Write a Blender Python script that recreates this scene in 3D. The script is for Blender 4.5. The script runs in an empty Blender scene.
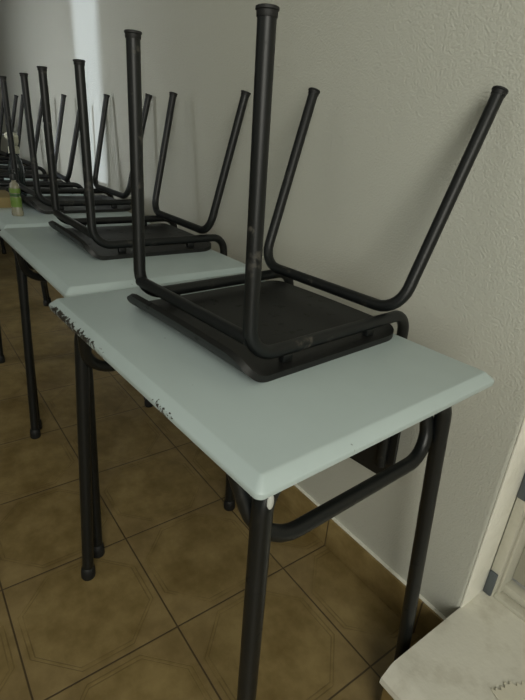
import bpy, bmesh, math, random
from mathutils import Vector, Matrix

C = bpy.context.scene.collection
S = bpy.context.scene
PI = math.pi

# ------------------------------------------------------------------ camera
CAM = (0.3096, -0.2492, 1.0903)
YAW, PITCH, ROLL, FPX = 2.4841, -0.4210, 0.0786, 491.27
fwd = Vector((math.cos(PITCH)*math.cos(YAW), math.cos(PITCH)*math.sin(YAW), math.sin(PITCH)))
rt0 = Vector((math.sin(YAW), -math.cos(YAW), 0)); up0 = rt0.cross(fwd)
rt = math.cos(ROLL)*rt0 + math.sin(ROLL)*up0
up = -math.sin(ROLL)*rt0 + math.cos(ROLL)*up0
cd = bpy.data.cameras.new('camera'); cam = bpy.data.objects.new('camera', cd); C.objects.link(cam)
M = Matrix((rt, up, -fwd)).transposed().to_4x4(); M.translation = Vector(CAM)
cam.matrix_world = M
cd.sensor_fit = 'VERTICAL'; cd.sensor_height = 24; cd.lens = FPX/700*24; cd.clip_start = 0.02
S.camera = cam

# ------------------------------------------------------------------ world, sun, added area lights, exposure
w = bpy.data.worlds.new('sky'); S.world = w; w.use_nodes = True
bg = w.node_tree.nodes['Background']; bg.inputs[0].default_value = (0.75, 0.85, 1, 1); bg.inputs[1].default_value = 0.6

def lamp(name, kind, loc, direction, energy, color, **kw):
    d = bpy.data.lights.new(name, kind); d.energy = energy; d.color = color
    for k, v in kw.items(): setattr(d, k, v)
    o = bpy.data.objects.new(name, d); C.objects.link(o); o.location = loc
    o.rotation_euler = Vector(direction).to_track_quat('-Z', 'Y').to_euler()
    return o
SUN_DIR = (0.45, 0.85, -0.12)
lamp('low_sun', 'SUN', (-6, -6, 4), SUN_DIR, 2.3, (0.76, 0.86, 1.0), angle=math.radians(1.3))
# two added area lights for assumed off-frame daylight; the walls behind them are solid
lamp('assumed_facing_light', 'AREA', (-1.0, -2.9, 2.0), (0.05, 1, -0.25), 6, (0.97, 1.0, 0.92), shape='RECTANGLE', size=2.6, size_y=1.3)  # added, no window opening here: soft light assumed from the facing side
lamp('assumed_near_end_light', 'AREA', (1.66, -0.75, 1.40), (-1, 0.30, -0.20), 53, (1.0, 0.985, 0.88), shape='RECTANGLE', size=1.3, size_y=1.9)  # added: main light assumed from the near end
lamp('overhead_fill', 'AREA', (-0.5, -1.1, 2.86), (0, 0, -1), 3, (0.98, 1.0, 0.93), shape='RECTANGLE', size=1.5, size_y=0.6)  # added overhead fill, no fixture: lifts desk tops, step and floor
lamp('far_wall_fill', 'AREA', (-3.05, -2.9, 1.6), (0.085, 1, -0.28), 8.2, (0.95, 0.98, 1.0), shape='RECTANGLE', size=0.5, size_y=1.7, spread=math.radians(52))  # added fill, no window here: soft pool on far wall and floor
S.view_settings.view_transform = 'Standard'; S.view_settings.look = 'None'
S.view_settings.gamma = 1; S.view_settings.use_curve_mapping = False
S.view_settings.exposure = 0.0

# ------------------------------------------------------------------ node helpers
def new_mat(name, rough=0.5, spec=0.5, metal=0.0):
    m = bpy.data.materials.new(name); m.use_nodes = True
    nt = m.node_tree; b = nt.nodes['Principled BSDF']
    b.inputs['Roughness'].default_value = rough; b.inputs['Metallic'].default_value = metal
    b.inputs['Specular IOR Level'].default_value = spec
    return m, nt, b
def N(nt, t, **kw):
    n = nt.nodes.new(t)
    for k, v in kw.items(): setattr(n, k, v)
    return n
def val(nt, sock, v):
    if isinstance(v, (int, float)): sock.default_value = v
    else: nt.links.new(v, sock)
def mth(nt, op, a, b=0.0, c=None, clamp=False):
    n = N(nt, 'ShaderNodeMath', operation=op); n.use_clamp = clamp
    val(nt, n.inputs[0], a); val(nt, n.inputs[1], b)
    if c is not None: val(nt, n.inputs[2], c)
    return n.outputs[0]
def noise(nt, vec, scale, detail=3, rough=0.55):
    n = N(nt, 'ShaderNodeTexNoise'); n.inputs['Scale'].default_value = scale
    n.inputs['Detail'].default_value = detail; n.inputs['Roughness'].default_value = rough
    nt.links.new(vec, n.inputs['Vector']); return n.outputs['Fac']
def sstep(nt, x, a, b):
    n = N(nt, 'ShaderNodeMapRange', interpolation_type='SMOOTHSTEP')
    val(nt, n.inputs['Value'], x); n.inputs['From Min'].default_value = a; n.inputs['From Max'].default_value = b
    return n.outputs[0]
def mixc(nt, f, a, b):
    n = N(nt, 'ShaderNodeMix', data_type='RGBA'); val(nt, n.inputs[0], f)
    for s, v in ((n.inputs[6], a), (n.inputs[7], b)):
        if isinstance(v, tuple): s.default_value = (*v, 1) if len(v) == 3 else v
        else: nt.links.new(v, s)
    return n.outputs[2]
def bump(nt, b, h, strength, dist):
    n = N(nt, 'ShaderNodeBump'); n.inputs['Strength'].default_value = strength; n.inputs['Distance'].default_value = dist
    nt.links.new(h, n.inputs['Height']); nt.links.new(n.outputs[0], b.inputs['Normal'])
def coord(nt, kind='Object'):
    return N(nt, 'ShaderNodeTexCoord').outputs[kind]
def xyz(nt, vec):
    n = N(nt, 'ShaderNodeSeparateXYZ'); nt.links.new(vec, n.inputs[0]); return n.outputs

# ------------------------------------------------------------------ materials
def paint_mat(name, col, dirt, bscale=160, bstr=0.35, rough=0.6, dscale=3.0, damt=0.25):
    m, nt, b = new_mat(name, rough, 0.3)
    v = coord(nt)
    d = sstep(nt, noise(nt, v, dscale, 5, 0.6), 0.45, 0.75)
    nt.links.new(mixc(nt, mth(nt, 'MULTIPLY', d, damt), col, dirt), b.inputs['Base Color'])
    h = mth(nt, 'ADD', noise(nt, v, bscale, 2, 0.5), mth(nt, 'MULTIPLY', noise(nt, v, bscale*0.45, 2), 0.5))
    bump(nt, b, h, bstr, 0.004)
    return m
M_WALL = paint_mat('textured_wall_paint', (0.515, 0.522, 0.462), (0.475, 0.475, 0.412), 240, 0.55)
M_REVEAL = paint_mat('white_jamb_paint', (0.90, 0.89, 0.80), (0.68, 0.66, 0.56), 90, 0.6, 0.55, 9, 0.5)
M_STEP = paint_mat('worn_white_step_paint', (0.66, 0.645, 0.56), (0.42, 0.39, 0.31), 60, 0.35, 0.5, 14, 0.55)
M_CEIL = paint_mat('ceiling_paint', (0.45, 0.45, 0.41), (0.4, 0.4, 0.36), 40, 0.1)
M_DOOR = paint_mat('cream_door_paint', (0.43, 0.415, 0.345), (0.36, 0.345, 0.28), 20, 0.05, 0.45)
M_FRAME = paint_mat('white_door_frame_paint', (0.58, 0.565, 0.48), (0.40, 0.38, 0.31), 60, 0.2, 0.5, 18, 0.5)

TP, TQ, TX, TY = 0.3225, 0.3192, -0.7311, 0.1165
def tile_mat(name, skirting=False):
    m, nt, b = new_mat(name, 0.33, 0.5)
    v = coord(nt); X, Y, Z = xyz(nt, v)
    fu = mth(nt, 'FRACT', mth(nt, 'DIVIDE', mth(nt, 'SUBTRACT', X, TX), TP))
    au = mth(nt, 'ABSOLUTE', mth(nt, 'SUBTRACT', fu, 0.5))
    if skirting: av = mth(nt, 'MULTIPLY', au, 0.0)
    else:
        fv = mth(nt, 'FRACT', mth(nt, 'DIVIDE', mth(nt, 'SUBTRACT', Y, TY), TQ))
        av = mth(nt, 'ABSOLUTE', mth(nt, 'SUBTRACT', fv, 0.5))
    mx = mth(nt, 'MAXIMUM', au, av)
    grout = sstep(nt, mx, 0.4915, 0.4965)
    big = noise(nt, v, 7.5, 5, 0.62); fine = noise(nt, v, 26, 4, 0.6)
    t = sstep(nt, mth(nt, 'ADD', mth(nt, 'MULTIPLY', big, 0.75), mth(nt, 'MULTIPLY', fine, 0.25)), 0.30, 0.74)
    col = mixc(nt, t, (0.155, 0.105, 0.035), (0.310, 0.230, 0.098))
    if not skirting:
        octd = mth(nt, 'MAXIMUM', mth(nt, 'ADD', mx, 0.155), mth(nt, 'MULTIPLY', mth(nt, 'ADD', au, av), 0.955))
        def line(c, wd):
            return mth(nt, 'SUBTRACT', 1.0, sstep(nt, mth(nt, 'ABSOLUTE', mth(nt, 'SUBTRACT', octd, c)), wd*0.4, wd))
        lines = mth(nt, 'MAXIMUM', line(0.575, 0.006), line(0.605, 0.006))
        brk = sstep(nt, noise(nt, v, 9, 2), 0.36, 0.55)
        col = mixc(nt, mth(nt, 'MULTIPLY', lines, mth(nt, 'MULTIPLY', brk, 0.42)), col, (0.062, 0.036, 0.014))
        col = mixc(nt, mth(nt, 'MULTIPLY', sstep(nt, octd, 0.60, 0.64), 0.16), col, (0.30, 0.22, 0.12))
        hh = mth(nt, 'ADD', mth(nt, 'MULTIPLY', grout, -1.0), mth(nt, 'MULTIPLY', lines, -0.35))
    else:
        hh = mth(nt, 'MULTIPLY', grout, -1.0)
    col = mixc(nt, mth(nt, 'MULTIPLY', grout, 0.85), col, (0.040, 0.026, 0.014))
    nt.links.new(col, b.inputs['Base Color'])
    nt.links.new(mth(nt, 'ADD', 0.27, mth(nt, 'MULTIPLY', noise(nt, v, 5, 3), 0.22)), b.inputs['Roughness'])
    bump(nt, b, hh, 0.5, 0.0015)
    return m
M_TILE = tile_mat('mottled_brown_floor_tile'); M_SKIRT = tile_mat('brown_skirting_tile', True)

def metal_mat(name, col, worn, rough, amt=0.5):
    m, nt, b = new_mat(name, rough, 0.45)
    v = coord(nt)
    f = sstep(nt, noise(nt, v, 38, 5, 0.65), 0.585, 0.68)
    f2 = sstep(nt, noise(nt, v, 9, 2), 0.45, 0.6)
    nt.links.new(mixc(nt, mth(nt, 'MULTIPLY', mth(nt, 'MULTIPLY', f, f2), amt), col, worn), b.inputs['Base Color'])
    nt.links.new(mth(nt, 'ADD', rough, mth(nt, 'MULTIPLY', f, 0.2)), b.inputs['Roughness'])
    return m
M_TUBE = metal_mat('worn_black_chair_tube', (0.0046, 0.0058, 0.0058), (0.085, 0.078, 0.064), 0.44, 0.65)
M_LEG = metal_mat('black_desk_tube', (0.0055, 0.0068, 0.0070), (0.03, 0.027, 0.022), 0.38, 0.4)
M_CAP = metal_mat('black_rubber_cap', (0.007, 0.0075, 0.0075), (0.03, 0.03, 0.03), 0.6, 0.3)
M_SEAT = metal_mat('black_moulded_seat', (0.0075, 0.0080, 0.0074), (0.030, 0.027, 0.022), 0.5, 0.35)
M_WHITE, _nt, _b = new_mat('white_drip_paint', 0.4); _b.inputs['Base Color'].default_value = (0.50, 0.52, 0.49, 1)
M_GREY, _nt, _b = new_mat('grey_hinge_plastic', 0.5); _b.inputs['Base Color'].default_value = (0.085, 0.098, 0.108, 1)
bump(_nt, _b, noise(_nt, coord(_nt), 200), 0.1, 0.001)

DL, DW, DH = 0.6724, 0.4942, 0.76
def top_mat(name, chipped=True):
    m, nt, b = new_mat(name, 0.34, 0.5)
    v = coord(nt); X, Y, Z = xyz(nt, v)
    col = mixc(nt, sstep(nt, noise(nt, v, 5, 4), 0.35, 0.7), (0.455, 0.540, 0.535), (0.430, 0.512, 0.505))
    sp = mth(nt, 'MULTIPLY', sstep(nt, noise(nt, v, 45, 2), 0.765, 0.78), 0.6)
    col = mixc(nt, sp, col, (0.10, 0.10, 0.09))
    # chipped paint along the front edge (own shape: denser at the far corner)
    edge = mth(nt, 'SUBTRACT', 1.0, sstep(nt, Y, 0.0, 0.010))
    far = mth(nt, 'SUBTRACT', 1.0, sstep(nt, mth(nt, 'ADD', X, DL), 0.18, 0.34))
    mid = mth(nt, 'MULTIPLY', sstep(nt, mth(nt, 'ADD', X, DL), 0.43, 0.455), mth(nt, 'SUBTRACT', 1.0, sstep(nt, mth(nt, 'ADD', X, DL), 0.485, 0.51)))
    zone = mth(nt, 'ADD', mth(nt, 'MULTIPLY', far, 0.24), mth(nt, 'MULTIPLY', mid, 0.17))
    ch = mth(nt, 'ADD', mth(nt, 'ADD', mth(nt, 'MULTIPLY', noise(nt, v, 105, 4, 0.65), 1.0), zone), mth(nt, 'MULTIPLY', edge, 0.22))
    chip = mth(nt, 'MULTIPLY', sstep(nt, ch, 0.90, 0.92), sstep(nt, edge, 0.05, 0.25))
    if not chipped: chip = mth(nt, 'MULTIPLY', chip, 0.0)
    col = mixc(nt, chip, col, (0.030, 0.026, 0.020))
    nt.links.new(col, b.inputs['Base Color'])
    nt.links.new(mth(nt, 'ADD', 0.28, mth(nt, 'MULTIPLY', noise(nt, v, 14, 4), 0.2)), b.inputs['Roughness'])
    bump(nt, b, mth(nt, 'ADD', mth(nt, 'MULTIPLY', chip, -1.0), mth(nt, 'MULTIPLY', noise(nt, v, 90, 2), 0.08)), 0.5, 0.0012)
    return m
M_TOP = top_mat('chipped_grey_green_desk_paint'); M_TOP2 = top_mat('grey_green_desk_paint', False)

# ------------------------------------------------------------------ mesh helpers
def obj(name, bm, mat, parent=None, smooth=40):
    bmesh.ops.recalc_face_normals(bm, faces=bm.faces)
    me = bpy.data.meshes.new(name); bm.to_mesh(me); bm.free()
    if smooth:
        for p in me.polygons: p.use_smooth = True
        me.set_sharp_from_angle(angle=math.radians(smooth))
    me.materials.append(mat)
    o = bpy.data.objects.new(name, me); C.objects.link(o)
    if parent: o.parent = parent
    return o
def add_box(bm, lo, hi, bev=0.0, seg=2):
    vs = [bm.verts.new((x, y, z)) for x in (lo[0], hi[0]) for y in (lo[1], hi[1]) for z in (lo[2], hi[2])]
    fs = [bm.faces.new([vs[i] for i in q]) for q in ((0,1,3,2),(4,6,7,5),(0,4,5,1),(2,3,7,6),(0,2,6,4),(1,5,7,3))]
    if bev:
        bmesh.ops.bevel(bm, geom=list({e for f in fs for e in f.edges}), offset=bev, segments=seg, affect='EDGES', profile=0.5)
def box(lo, hi, bev=0.0, seg=2):
    bm = bmesh.new(); add_box(bm, lo, hi, bev, seg); return bm
def round_path(pts, rad, n=7):
    P = [Vector(p) for p in pts]
    if isinstance(rad, (int, float)): rad = [rad]*len(P)
    out = [P[0]]
    for i in range(1, len(P)-1):
        a, b, c = P[i-1], P[i], P[i+1]
        d1 = (a-b).normalized(); d2 = (c-b).normalized(); th = d1.angle(d2)
        if th > PI-0.02: out.append(b); continue
        r = rad[i]; t = min(r/math.tan(th/2), 0.49*(a-b).length if i > 1 else 0.95*(a-b).length, 0.49*(c-b).length if i < len(P)-2 else 0.95*(c-b).length)
        r = t*math.tan(th/2)
        cen = b + (d1+d2).normalized()*(r/math.sin(th/2))
        v1 = (b+d1*t)-cen; v2 = (b+d2*t)-cen; ax = v1.cross(v2).normalized(); ang = v1.angle(v2)
        for k in range(n+1): out.append(cen + Matrix.Rotation(ang*k/n, 3, ax) @ v1)
    out.append(P[-1]); return out
def add_tube(bm, pts, r, n=16, caps=True):
    P = [Vector(p) for p in pts]; rings = []
    T = (P[1]-P[0]).normalized()
    u = T.orthogonal().normalized()
    for i, p in enumerate(P):
        t = (P[min(i+1, len(P)-1)]-P[max(i-1, 0)]).normalized()
        u = (u - t*u.dot(t)).normalized(); v = t.cross(u)
        rr = r[i] if isinstance(r, (list, tuple)) else r
        rings.append([bm.verts.new(p + (u*math.cos(2*PI*k/n)+v*math.sin(2*PI*k/n))*rr) for k in range(n)])
    for a, b in zip(rings, rings[1:]):
        for k in range(n): bm.faces.new((a[k], a[(k+1) % n], b[(k+1) % n], b[k]))
    if caps: bm.faces.new(rings[0][::-1]); bm.faces.new(rings[-1])
def tube(pts, r, rad=0.04, n=16):
    bm = bmesh.new(); add_tube(bm, round_path(pts, rad), r, n); return bm
def add_lathe(bm, prof, n=24, loc=(0, 0, 0), sx=1, sy=1):
    rings = []
    for r, z in prof:
        if r < 1e-6: rings.append([bm.verts.new((loc[0], loc[1], loc[2]+z))])
        else: rings.append([bm.verts.new((loc[0]+sx*r*math.cos(2*PI*k/n), loc[1]+sy*r*math.sin(2*PI*k/n), loc[2]+z)) for k in range(n)])
    for a, b in zip(rings, rings[1:]):
        for k in range(n):
            q = [a[k % len(a)], a[(k+1) % len(a)], b[(k+1) % len(b)], b[k % len(b)]]
            q = list(dict.fromkeys(q))
            if len(q) > 2: bm.faces.new(q)
def empty(name, loc, rz, label, cat, group=None):
    o = bpy.data.objects.new(name, None); C.objects.link(o); o.empty_display_size = 0.05
    o.location = loc; o.rotation_euler = (0, 0, rz); tag(o, label, cat, group); return o
def tag(o, label, cat, group=None):
    o['label'] = label; o['category'] = cat
    if group: o['group'] = group
    return o
def struct(name, bm, mat, smooth=0):
    o = obj(name, bm, mat, None, smooth); o['kind'] = 'structure'; return o
def copy_tree(o, parent=None):
    c = o.copy(); C.objects.link(c)
    if parent: c.parent = parent
    for ch in list(o.children): copy_tree(ch, c)
    return c

# ------------------------------------------------------------------ the setting
WY, WX = 0.604, -0.0115                     # plane of the long wall, its free end at the doorway
RX0, RX1, RY0, RZ = -6.6, 1.75, -3.0, 2.9
struct('floor', box((RX0, RY0, -0.06), (RX1, 1.6, 0)), M_TILE)
struct('ceiling', box((RX0, RY0, RZ), (RX1, 1.6, RZ+0.1)), M_CEIL)
bm = bmesh.new(); add_box(bm, (RX0, WY, 0), (WX, WY+0.25, RZ), 0.006, 3)
struct('wall_right', bm, M_WALL, 35)
# painted return of the wall end at the doorway
struct('trim_1', box((WX, WY+0.003, 0), (WX+0.004, WY+0.088, RZ), 0.0015), M_REVEAL, 35)
bm = bmesh.new()
xa, xb = -4.36, -4.02                       # assumed narrow opening in the facing wall, placed to throw the streak of low sun
add_box(bm, (RX0, RY0-0.02, 0), (xa, RY0, RZ)); add_box(bm, (xb, RY0-0.02, 0), (RX1, RY0, RZ))
add_box(bm, (xa, RY0-0.02, 0), (xb, RY0, 1.22)); add_box(bm, (xa, RY0-0.02, 2.7), (xb, RY0, RZ))
struct('wall_left', bm, M_CEIL)
struct('wall_far', box((RX0-0.1, RY0, 0), (RX0, 1.6, RZ)), M_WALL)
struct('wall_near', box((RX1, RY0, 0), (RX1+0.1, 1.6, RZ)), M_CEIL)
struct('wall_doorway', box((1.0, WY, 0), (RX1, WY+0.25, RZ)), M_WALL)
struct('wall_lintel', box((WX, WY, 2.25), (1.0, WY+0.25, RZ)), M_WALL)
bm = bmesh.new(); add_box(bm, (RX0, WY-0.014, 0), (WX-0.002, WY, 0.101), 0.003, 2)
struct('baseboard_right', bm, M_SKIRT, 35)
bm = bmesh.new(); add_box(bm, (RX0, WY-0.009, 0.101), (WX-0.002, WY, 0.1035))
struct('trim_2', bm, M_REVEAL)
# doorway: step with bullnosed edge, riser of floor tile, frame, door
SZ, SX, SY = 0.158, -0.010, 0.350
bm = bmesh.new()
prof = [(SY+0.30, SZ-0.045), (SY+0.006, SZ-0.045), (SY, SZ-0.034), (SY+0.002, SZ-0.022), (SY+0.026, SZ-0.003), (SY+0.036, SZ), (WY+0.36, SZ), (WY+0.36, SZ-0.045)]
nx = 40; rows = []
random.seed(4)
for i in range(nx+1):
    x = SX + 1.0*i/nx; j = random.uniform(-0.0012, 0.0012)
    rows.append([bm.verts.new((x, y + (j if k < 6 else 0), z)) for k, (y, z) in enumerate(prof)])
for a, b in zip(rows, rows[1:]):
    for k in range(len(prof)): bm.faces.new((a[k], a[(k+1) % len(prof)], b[(k+1) % len(prof)], b[k]))
bm.faces.new(rows[0]); bm.faces.new(rows[-1][::-1])
struct('trim_3', bm, M_STEP, 25)
struct('trim_4', box((SX+0.004, SY+0.014, 0), (0.99, WY+0.36, SZ-0.045)), M_SKIRT)
# door frame post, threshold and door leaf
FY = WY + 0.088
bm = bmesh.new()
add_box(bm, (WX+0.0045, FY, SZ), (WX+0.027, FY+0.060, 2.2), 0.002)
add_box(bm, (WX+0.027, FY+0.012, SZ), (WX+0.034, FY+0.085, 2.2), 0.002)
struct('door_frame', bm, M_FRAME, 35).name = 'trim_5'
bm = bmesh.new()
add_box(bm, (WX+0.027, FY+0.002, SZ-0.002), (0.99, FY+0.026, SZ+0.012), 0.004)
add_box(bm, (WX+0.030, FY+0.026, SZ-0.002), (0.99, FY+0.060, SZ+0.030), 0.005)
struct('trim_6', bm, M_FRAME, 35)
dr = obj('door_1', box((WX+0.034, FY+0.055, SZ+0.034), (0.97, FY+0.095, 2.19), 0.003), M_DOOR, None, 35); dr['kind'] = 'structure'
for z, hh in ((0.150, 0.076), (0.425, 0.20), (1.75, 0.20)):
    bm = bmesh.new(); add_box(bm, (WX+0.0045, FY-0.005, z+0.009), (WX+0.024, FY+0.002, z+hh), 0.003, 2)
    o = obj('hinge_plate', bm, M_GREY, dr, 35); o['label'] = 'grey hinge plate'

# ------------------------------------------------------------------ desks
EX, EY, EY2, FX, FY_ = 0.0453, 0.0473, 0.0632, 0.0112, 0.0226
def desk_top_bm():
    bm = bmesh.new()
    prof = [(0.006, -0.024), (0.001, -0.021), (0.0, -0.017), (0.0, -0.0130), (0.0010, -0.0112), (0.0125, -0.0016), (0.0138, -0.0008), (0.0155, 0.0)]
    cr = 0.010; rings = []
    for off, dz in prof:
        ring = []
        r = max(cr-off*0.4, 0.003)
        for cx, cy, a0 in ((-DL+off+r, off+r, PI), (-off-r, off+r, 1.5*PI), (-off-r, DW-off-r, 0), (-DL+off+r, DW-off-r, 0.5*PI)):
            for k in range(6):
                a = a0 + k/5*PI/2
                ring.append(bm.verts.new((cx+r*math.cos(a), cy+r*math.sin(a), DH+dz)))
        rings.append(ring)
    n = len(rings[0])
    for a, b in zip(rings, rings[1:]):
        for k in range(n): bm.faces.new((a[k], a[(k+1) % n], b[(k+1) % n], b[k]))
    bm.faces.new(rings[0][::-1]); bm.faces.new(rings[-1])
    return bm
def make_desk(label):
    t = empty('school_desk', (0, 0, 0), 0, label, 'desk', 'school desks along the wall')
    obj('desk_top', desk_top_bm(), M_TOP, t, 30)
    zt = DH-0.040; R = 0.0138
    for sx in (0, 1):
        mx = (lambda x: -x) if sx == 0 else (lambda x: -DL+x)
        for sy in (0, 1):
            e = EY if sy == 0 else EY2
            my = (lambda y: y) if sy == 0 else (lambda y: DW-y)
            top = Vector((mx(EX), my(e), zt)); foot = Vector((mx(FX), my(FY_), 0.0))
            d = (top-foot).normalized()
            inn = top + Vector((0, my(e+0.12)-my(e), 0))
            bm = bmesh.new(); add_tube(bm, round_path([foot+d*0.006, top, inn], [0, 0.048, 0]), R)
            lg = obj('leg', bm, M_LEG, t)
            bm = bmesh.new(); f0 = Vector((foot.x, foot.y, 0))
            add_tube(bm, [f0, f0+d*0.004, f0+d*0.022, f0+d*0.034, f0+d*0.036], [0.0165, 0.0180, 0.0178, 0.0160, 0.0140])
            obj('foot_cap', bm, M_CAP, lg)
        # top rail of the end frame, its hanging U bar, both tubes
        xr = mx(EX)
        obj('end_rail', tube([(xr, EY+0.12, zt), (xr, DW-EY2-0.12, zt)], R), M_LEG, t)
        xu = mx(EX+0.002); xt = mx(EX+0.030); zb = DH-0.157
        bm = tube([(mx(EX+0.050), EY-0.016, DH-0.026), (xu, EY+0.006, zb), (xu, DW-0.071, zb), (xt, DW-0.086, DH-0.026)], 0.0115, [0, 0.075, 0.05, 0])
        obj('cross_bar', bm, M_LEG, t)
    for y in (EY+0.10, DW-EY2-0.10):
        obj('long_rail', tube([(-EX, y, zt), (-DL+EX, y, zt)], 0.011), M_LEG, t)
    return t
X2 = -DL-0.0342
desk = make_desk('nearest pale grey-green school desk, chipped front edge, one upturned chair on it')
A1, A2 = 0.0526, 0.0122
desk.rotation_euler.z = A1
rows_ = [(X2, 0.0098, A2, 'second pale grey-green school desk, just behind the nearest one'),
         (X2-0.702, 0.020, 0.01, 'third school desk back, with the small green-labelled bottle standing on it'),
         (X2-1.404, -0.045, 0.01, 'fourth school desk back, beyond the white-topped spray bottle'),
         (X2-2.106, -0.030, 0.0, 'fifth school desk back, under the next to last upturned chair'),
         (X2-2.808, -0.030, 0.0, 'farthest school desk of the row, last upturned chair on it')]
for x, y, a, lab in rows_:
    c = copy_tree(desk); c.location = (x, y, 0); c.rotation_euler.z = a; c['label'] = lab
    for ch in c.children:
        if ch.name.startswith('desk_top'): ch.material_slots[0].link = 'OBJECT'; ch.material_slots[0].material = M_TOP2
# white paint run on the near leg of the first desk
leg0 = [o for o in desk.children if o.name.split('.')[0] == 'leg'][0]
bm = bmesh.new(); bmesh.ops.create_uvsphere(bm, u_segments=16, v_segments=10, radius=1.0)
for v in bm.verts: v.co = Vector((-EX+0.0135 + v.co.x*0.0030, EY+0.0000 + v.co.y*0.0052, DH-0.066 + v.co.z*0.012))
o = obj('paint_drip', bm, M_WHITE, leg0); o['label'] = 'white paint drip'

# ------------------------------------------------------------------ chairs (upside down, seat on the desk)
def seat_bm():
    bm = bmesh.new()
    hw, v1, th, r = 0.184, 0.184, 0.010, 0.042
    path = []                                     # (v, z, tilt): curled front lip, flat seat, slight rise at the back
    for k in range(15):
        a = math.radians(72)*(1-k/14); path.append((-0.141-0.052*math.sin(a), 0.056*(1-math.cos(a)), a))
    for k in range(1, 26):
        v = -0.141 + (v1+0.141)*(1-(1-k/25)**1.5)
        path.append((v, 0.006*max(0, (v-0.13)/0.054)**2, 0.0))
    s = [0.0]
    for p, q in zip(path, path[1:]): s.append(s[-1]+math.hypot(q[0]-p[0], q[1]-p[1]))
    ns = 21; a, b = [], []
    for (v, z, t), si in zip(path, s):
        d = min(si, s[-1]-si); h = hw
        if d < r: h = hw - (r - math.sqrt(max(r*r-(r-d)**2, 0)))
        ra, rb = [], []
        for k in range(ns):
            u = h*(2*k/(ns-1)-1); zz = z + 0.003*(1-(u/hw)**2)
            ra.append(bm.verts.new((u, v, zz))); rb.append(bm.verts.new((u, v+th*math.sin(t), zz+th*math.cos(t))))
        a.append(ra); b.append(rb)
    nr = len(path)-1
    for i in range(nr):
        for k in range(ns-1):
            bm.faces.new((a[i][k], a[i+1][k], a[i+1][k+1], a[i][k+1])); bm.faces.new((b[i][k], b[i][k+1], b[i+1][k+1], b[i+1][k]))
        for k in (0, ns-1): bm.faces.new((a[i][k], a[i+1][k], b[i+1][k], b[i][k]))
    for i in (0, nr):
        for k in range(ns-1): bm.faces.new((a[i][k], a[i][k+1], b[i][k+1], b[i][k]))
    return bm
def cap_bm(p, d, r=0.0134, h=0.0105):
    bm = bmesh.new(); p = Vector(p)
    add_tube(bm, [p-d*h, p-d*(h-0.001), p-d*0.0045, p-d*0.0035, p-d*0.0008, p], [r*0.86, r*0.885, r*0.90, r, r*0.98, r*0.86], 18)
    return bm
def make_chair(label, vb2=0.2870, wf=0.4515):
    t = empty('school_chair', (0, 0, DH), 0, label, 'chair', 'upturned chairs on the desks')
    R = 0.0108
    a, vf, a2, vf2 = 0.1609, -0.1639, 0.1554, -0.1654
    b_, vb, b2, vb2, wb, wy, wr = 0.1837, 0.1559, 0.2076, vb2, 0.4163, 0.0325, 0.0525
    ve = 0.220
    obj('seat', seat_bm(), M_SEAT, t, 45)
    for s in (-1, 1):
        top = Vector((s*a2, vf2, wf)); cor = Vector((s*a, vf, wy))
        d = (top-cor).normalized()
        pth = [top-d*0.004, cor, (s*a, ve, wy), (s*0.158, ve+0.026, -0.335)]
        bm = tube(pth, R, [0, 0.048, 0.040, 0])
        sf = obj('side_tube', bm, M_TUBE, t)
        obj('leg_cap', cap_bm(top, d), M_CAP, sf)
        e = Vector((s*0.158, ve+0.026, -0.335)); obj('tube_plug', cap_bm(e, (e-Vector(pth[2])).normalized(), R*1.04, 0.008), M_CAP, sf)
        for v in (-0.09, 0.11):
            obj('seat_bracket', box((s*a-0.006, v-0.010, 0.0105), (s*a+0.006, v+0.010, 0.0235), 0.002), M_TUBE, t, 35)
    pr = [(-b2, vb2, wb), (-b_, vb, wr), (b_, vb, wr), (b2, vb2, wb)]
    rl = Vector(pr[0])-Vector(pr[1]); rl.normalize(); rr = Vector(pr[3])-Vector(pr[2]); rr.normalize()
    pp = [Vector(pr[0])-rl*0.004, pr[1], pr[2], Vector(pr[3])-rr*0.004]
    rear = obj('rear_leg_frame', tube(pp, R, [0, 0.050, 0.050, 0]), M_TUBE, t)
    obj('leg_cap', cap_bm(pr[0], rl), M_CAP, rear); obj('leg_cap', cap_bm(pr[3], rr), M_CAP, rear)
    obj('front_rail', tube([(-a+0.002, vf, 0.061), (a-0.002, vf, 0.061)], 0.0100), M_TUBE, t)
    # backrest: a moulded sheet between the uprights, hanging behind the desk
    bm = bmesh.new(); g = []
    for layer in (0, 1):
        L = []
        for i in range(13):
            z = -0.185 - 0.190*i/12; row = []
            vv = ve + 0.030*(0.0325-z)/0.4125
            e = min(i, 12-i); hw = 0.182 - (0.012 if e == 0 else 0.004 if e == 1 else 0)
            for k in range(15):
                u = hw*(2*k/14-1)
                row.append(bm.verts.new((u, vv + 0.012 + 0.009*layer - 0.006*(1-(u/hw)**2) , z)))
            L.append(row)
        g.append(L)
    for i in range(12):
        for k in range(14):
            for L in g: bm.faces.new((L[i][k], L[i+1][k], L[i+1][k+1], L[i][k+1]))
        for k in (0, 14): bm.faces.new((g[0][i][k], g[0][i+1][k], g[1][i+1][k], g[1][i][k]))
    for i in (0, 12):
        for k in range(14): bm.faces.new((g[0][i][k], g[0][i][k+1], g[1][i][k+1], g[1][i][k]))
    obj('backrest', bm, M_SEAT, t, 45)
    return t
chair = make_chair('nearest black tube school chair, upside down on the desk with the chipped edge')
chair.location = (-0.3745, 0.2723, DH); chair.rotation_euler.z = 0.0783
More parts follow.
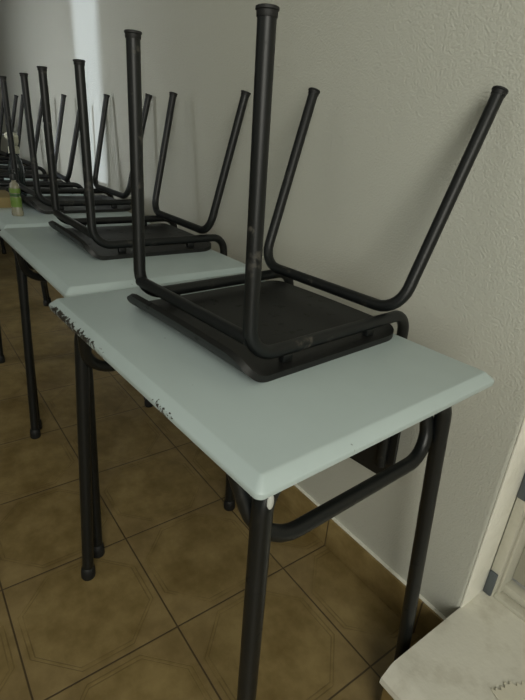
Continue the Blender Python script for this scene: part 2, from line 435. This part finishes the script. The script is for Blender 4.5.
spots = ((-1.0910, 0.3090, 0.0010, 'second upturned black chair, on the desk behind the nearest one'),
         (-1.7680, 0.3400, 0.0140, 'third upturned black chair, its leg rising just right of the spray bottle'),
         (-2.3190, 0.2920, -0.0900, 'fourth upturned black chair, in front of the pale streak on the wall'),
         (-3.0700, 0.2960, 0.0300, 'fifth upturned black chair, seen between the thick legs of nearer chairs'),
         (-3.7000, 0.2950, -0.0100, 'farthest upturned black chair, at the left margin of the photo'))
for i, (x, y, a, lab) in enumerate(spots):
    c = make_chair(lab, 0.243, 0.440) if i == 0 else copy_tree(chair2)
    if i == 0: chair2 = c
    c.location = (x, y, DH); c.rotation_euler.z = a; c['label'] = lab

# ------------------------------------------------------------------ small things on the desks
def simple(name, col, rough=0.4, trans=0.0, ior=1.45):
    m, nt, b = new_mat(name, rough)
    v = coord(nt); f = noise(nt, v, 30, 3)
    nt.links.new(mixc(nt, f, tuple(c*0.88 for c in col), col), b.inputs['Base Color'])
    b.inputs['Transmission Weight'].default_value = trans; b.inputs['IOR'].default_value = ior
    return m
M_CLEAR = simple('cloudy_clear_plastic', (0.48, 0.46, 0.34), 0.18, 0.6)
M_SMOKE = simple('dark_clear_plastic', (0.035, 0.045, 0.045), 0.12, 0.25)
M_IVORY = simple('ivory_trigger_plastic', (0.60, 0.60, 0.47), 0.4)
M_GREEN = simple('green_label_print', (0.12, 0.20, 0.035), 0.5)
M_DKGREEN = simple('dark_green_label_print', (0.035, 0.085, 0.025), 0.5)
M_BLACKCAP = simple('black_plastic_cap', (0.015, 0.017, 0.017), 0.4)
M_YELLOW = simple('ochre_book_cover', (0.25, 0.19, 0.075), 0.6)
M_RED = simple('dull_red_book_band', (0.24, 0.10, 0.06), 0.6)
M_PAGES = simple('book_pages', (0.42, 0.38, 0.22), 0.8)
M_PAPER = simple('off_white_paper', (0.70, 0.67, 0.55), 0.8)

t = empty('hand_gel_bottle', (-1.575, 0.100, DH), 0.4, 'small clear bottle with green label in front of the spray bottle', 'bottle')
bm = bmesh.new(); add_lathe(bm, [(0, 0), (0.023, 0), (0.0255, 0.003), (0.0255, 0.012), (0.0235, 0.018), (0.0225, 0.092), (0.019, 0.104), (0.010, 0.112), (0.0095, 0.118), (0, 0.118)], 28, sx=0.84, sy=0.7)
obj('bottle_body', bm, M_CLEAR, t)
bm = bmesh.new(); add_lathe(bm, [(0.0229, 0.030), (0.0232, 0.031), (0.0230, 0.062), (0.0227, 0.063)], 28, sx=0.85, sy=0.72)
obj('label_band', bm, M_GREEN, t)
bm = bmesh.new(); add_lathe(bm, [(0.0228, 0.065), (0.0230, 0.066), (0.0228, 0.073), (0.0226, 0.074)], 28, sx=0.85, sy=0.72)
obj('label_stripe', bm, M_DKGREEN, t)
bm = bmesh.new(); add_lathe(bm, [(0.0226, 0.076), (0.0229, 0.077), (0.0226, 0.090), (0.0222, 0.091)], 28, sx=0.85, sy=0.72)
obj('label_band', bm, M_GREEN, t)
bm = bmesh.new(); add_lathe(bm, [(0, 0.117), (0.011, 0.117), (0.0115, 0.120), (0.0105, 0.137), (0.006, 0.140), (0.006, 0.150), (0, 0.151)], 20)
obj('bottle_cap', bm, M_BLACKCAP, t)

t = empty('spray_bottle', (-2.045, 0.203, DH), 3.5, 'dark clear spray bottle with ivory trigger head, behind the small green bottle', 'spray bottle')
bm = bmesh.new(); add_lathe(bm, [(0, 0), (0.033, 0), (0.036, 0.004), (0.036, 0.110), (0.034, 0.130), (0.025, 0.160), (0.017, 0.176), (0.015, 0.184), (0, 0.184)], 28, sx=1, sy=0.75)
obj('bottle_body', bm, M_SMOKE, t)
bm = bmesh.new(); add_lathe(bm, [(0, 0.180), (0.021, 0.180), (0.022, 0.182), (0.021, 0.207), (0.016, 0.210), (0, 0.210)], 24)
obj('collar', bm, M_IVORY, t)
bm = bmesh.new()
rings = []
for x, z0, z1, wd in ((-0.028, 0.232, 0.252, 0.009), (-0.016, 0.212, 0.262, 0.013), (0.006, 0.209, 0.266, 0.013), (0.022, 0.236, 0.264, 0.011), (0.046, 0.243, 0.260, 0.008)):
    rings.append([bm.verts.new(p) for p in ((x, -wd, z0), (x, wd, z0), (x, wd, z1), (x, -wd, z1))])
for a, b in zip(rings, rings[1:]):
    for k in range(4): bm.faces.new((a[k], a[(k+1) % 4], b[(k+1) % 4], b[k]))
bm.faces.new(rings[0]); bm.faces.new(rings[-1])
bmesh.ops.bevel(bm, geom=bm.edges[:], offset=0.003, segments=2, affect='EDGES')
obj('spray_head', bm, M_IVORY, t)
bm = tube([(0.020, 0, 0.243), (0.027, 0, 0.222), (0.022, 0, 0.196)], 0.0045, 0.02, 10); obj('trigger', bm, M_IVORY, t)
bm = bmesh.new(); add_lathe(bm, [(0, -0.004), (0.007, -0.004), (0.008, 0.0), (0.008, 0.010), (0, 0.011)], 16)
for v in bm.verts: v.co = Vector((0.046+v.co.z, v.co.x, 0.252+v.co.y))
obj('nozzle', bm, M_BLACKCAP, t)
t.scale = (1, 1, 0.93)

t = empty('closed_book', (-1.84, 0.030, DH), 0.0, 'closed ochre book lying flat on the desk behind the small green bottle', 'book')
obj('page_block', box((-0.105, -0.105, 0.003), (0.098, 0.100, 0.033), 0.001), M_PAGES, t, 30)
bm = bmesh.new(); add_box(bm, (-0.11, -0.11, 0), (0.10, 0.105, 0.003), 0.0008); add_box(bm, (-0.11, -0.11, 0.033), (0.10, 0.105, 0.036), 0.0008)
add_box(bm, (0.0985, -0.11, 0.0), (0.102, 0.105, 0.036), 0.0008)
obj('book_cover', bm, M_YELLOW, t, 30)
obj('spine_band', box((0.1021, -0.11, 0.016), (0.1028, -0.030, 0.027)), M_RED, t, 0)

# torn notebook page lying on the step, perforated edge towards the doorway
pg = bmesh.new()
ax = Vector((0.346, 0.938, 0)); bx_ = Vector((0.938, -0.346, 0)); o0 = Vector((0.129, 0.495, SZ+0.0006))
nu = 68; top, low = [], []
random.seed(9)
for i in range(nu+1):
    s = 0.21*i/nu
    if i in (0,): q = 0.0
    notch = (i % 4 in (1, 2)) and i > 1
    d = (0.0050 if notch else 0.0) + random.uniform(0, 0.0012) - (0.006*math.sin(min(max((s-0.025)/0.03, 0), 1)*PI))
    top.append(o0 + ax*s + bx_*d + Vector((0, 0, 0.0035*max(0, 1-i/24))))
    low.append(o0 + ax*s + bx_*0.15)
vt = []
for dz in (0, 0.0012):
    vt.append(([pg.verts.new(p+Vector((0, 0, dz))) for p in top], [pg.verts.new(p+Vector((0, 0, dz))) for p in low]))
for a, b in vt:
    for i in range(nu): pg.faces.new((a[i], a[i+1], b[i+1], b[i]))
for q in (0, 1):
    for i in range(nu): pg.faces.new((vt[0][q][i], vt[0][q][i+1], vt[1][q][i+1], vt[1][q][i]))
for i in (0, nu): pg.faces.new((vt[0][0][i], vt[0][1][i], vt[1][1][i], vt[1][0][i]))
o = obj('paper_sheet', pg, M_PAPER, None, 0); tag(o, 'off-white paper sheet with ragged torn edge lying on the white doorway step', 'paper')
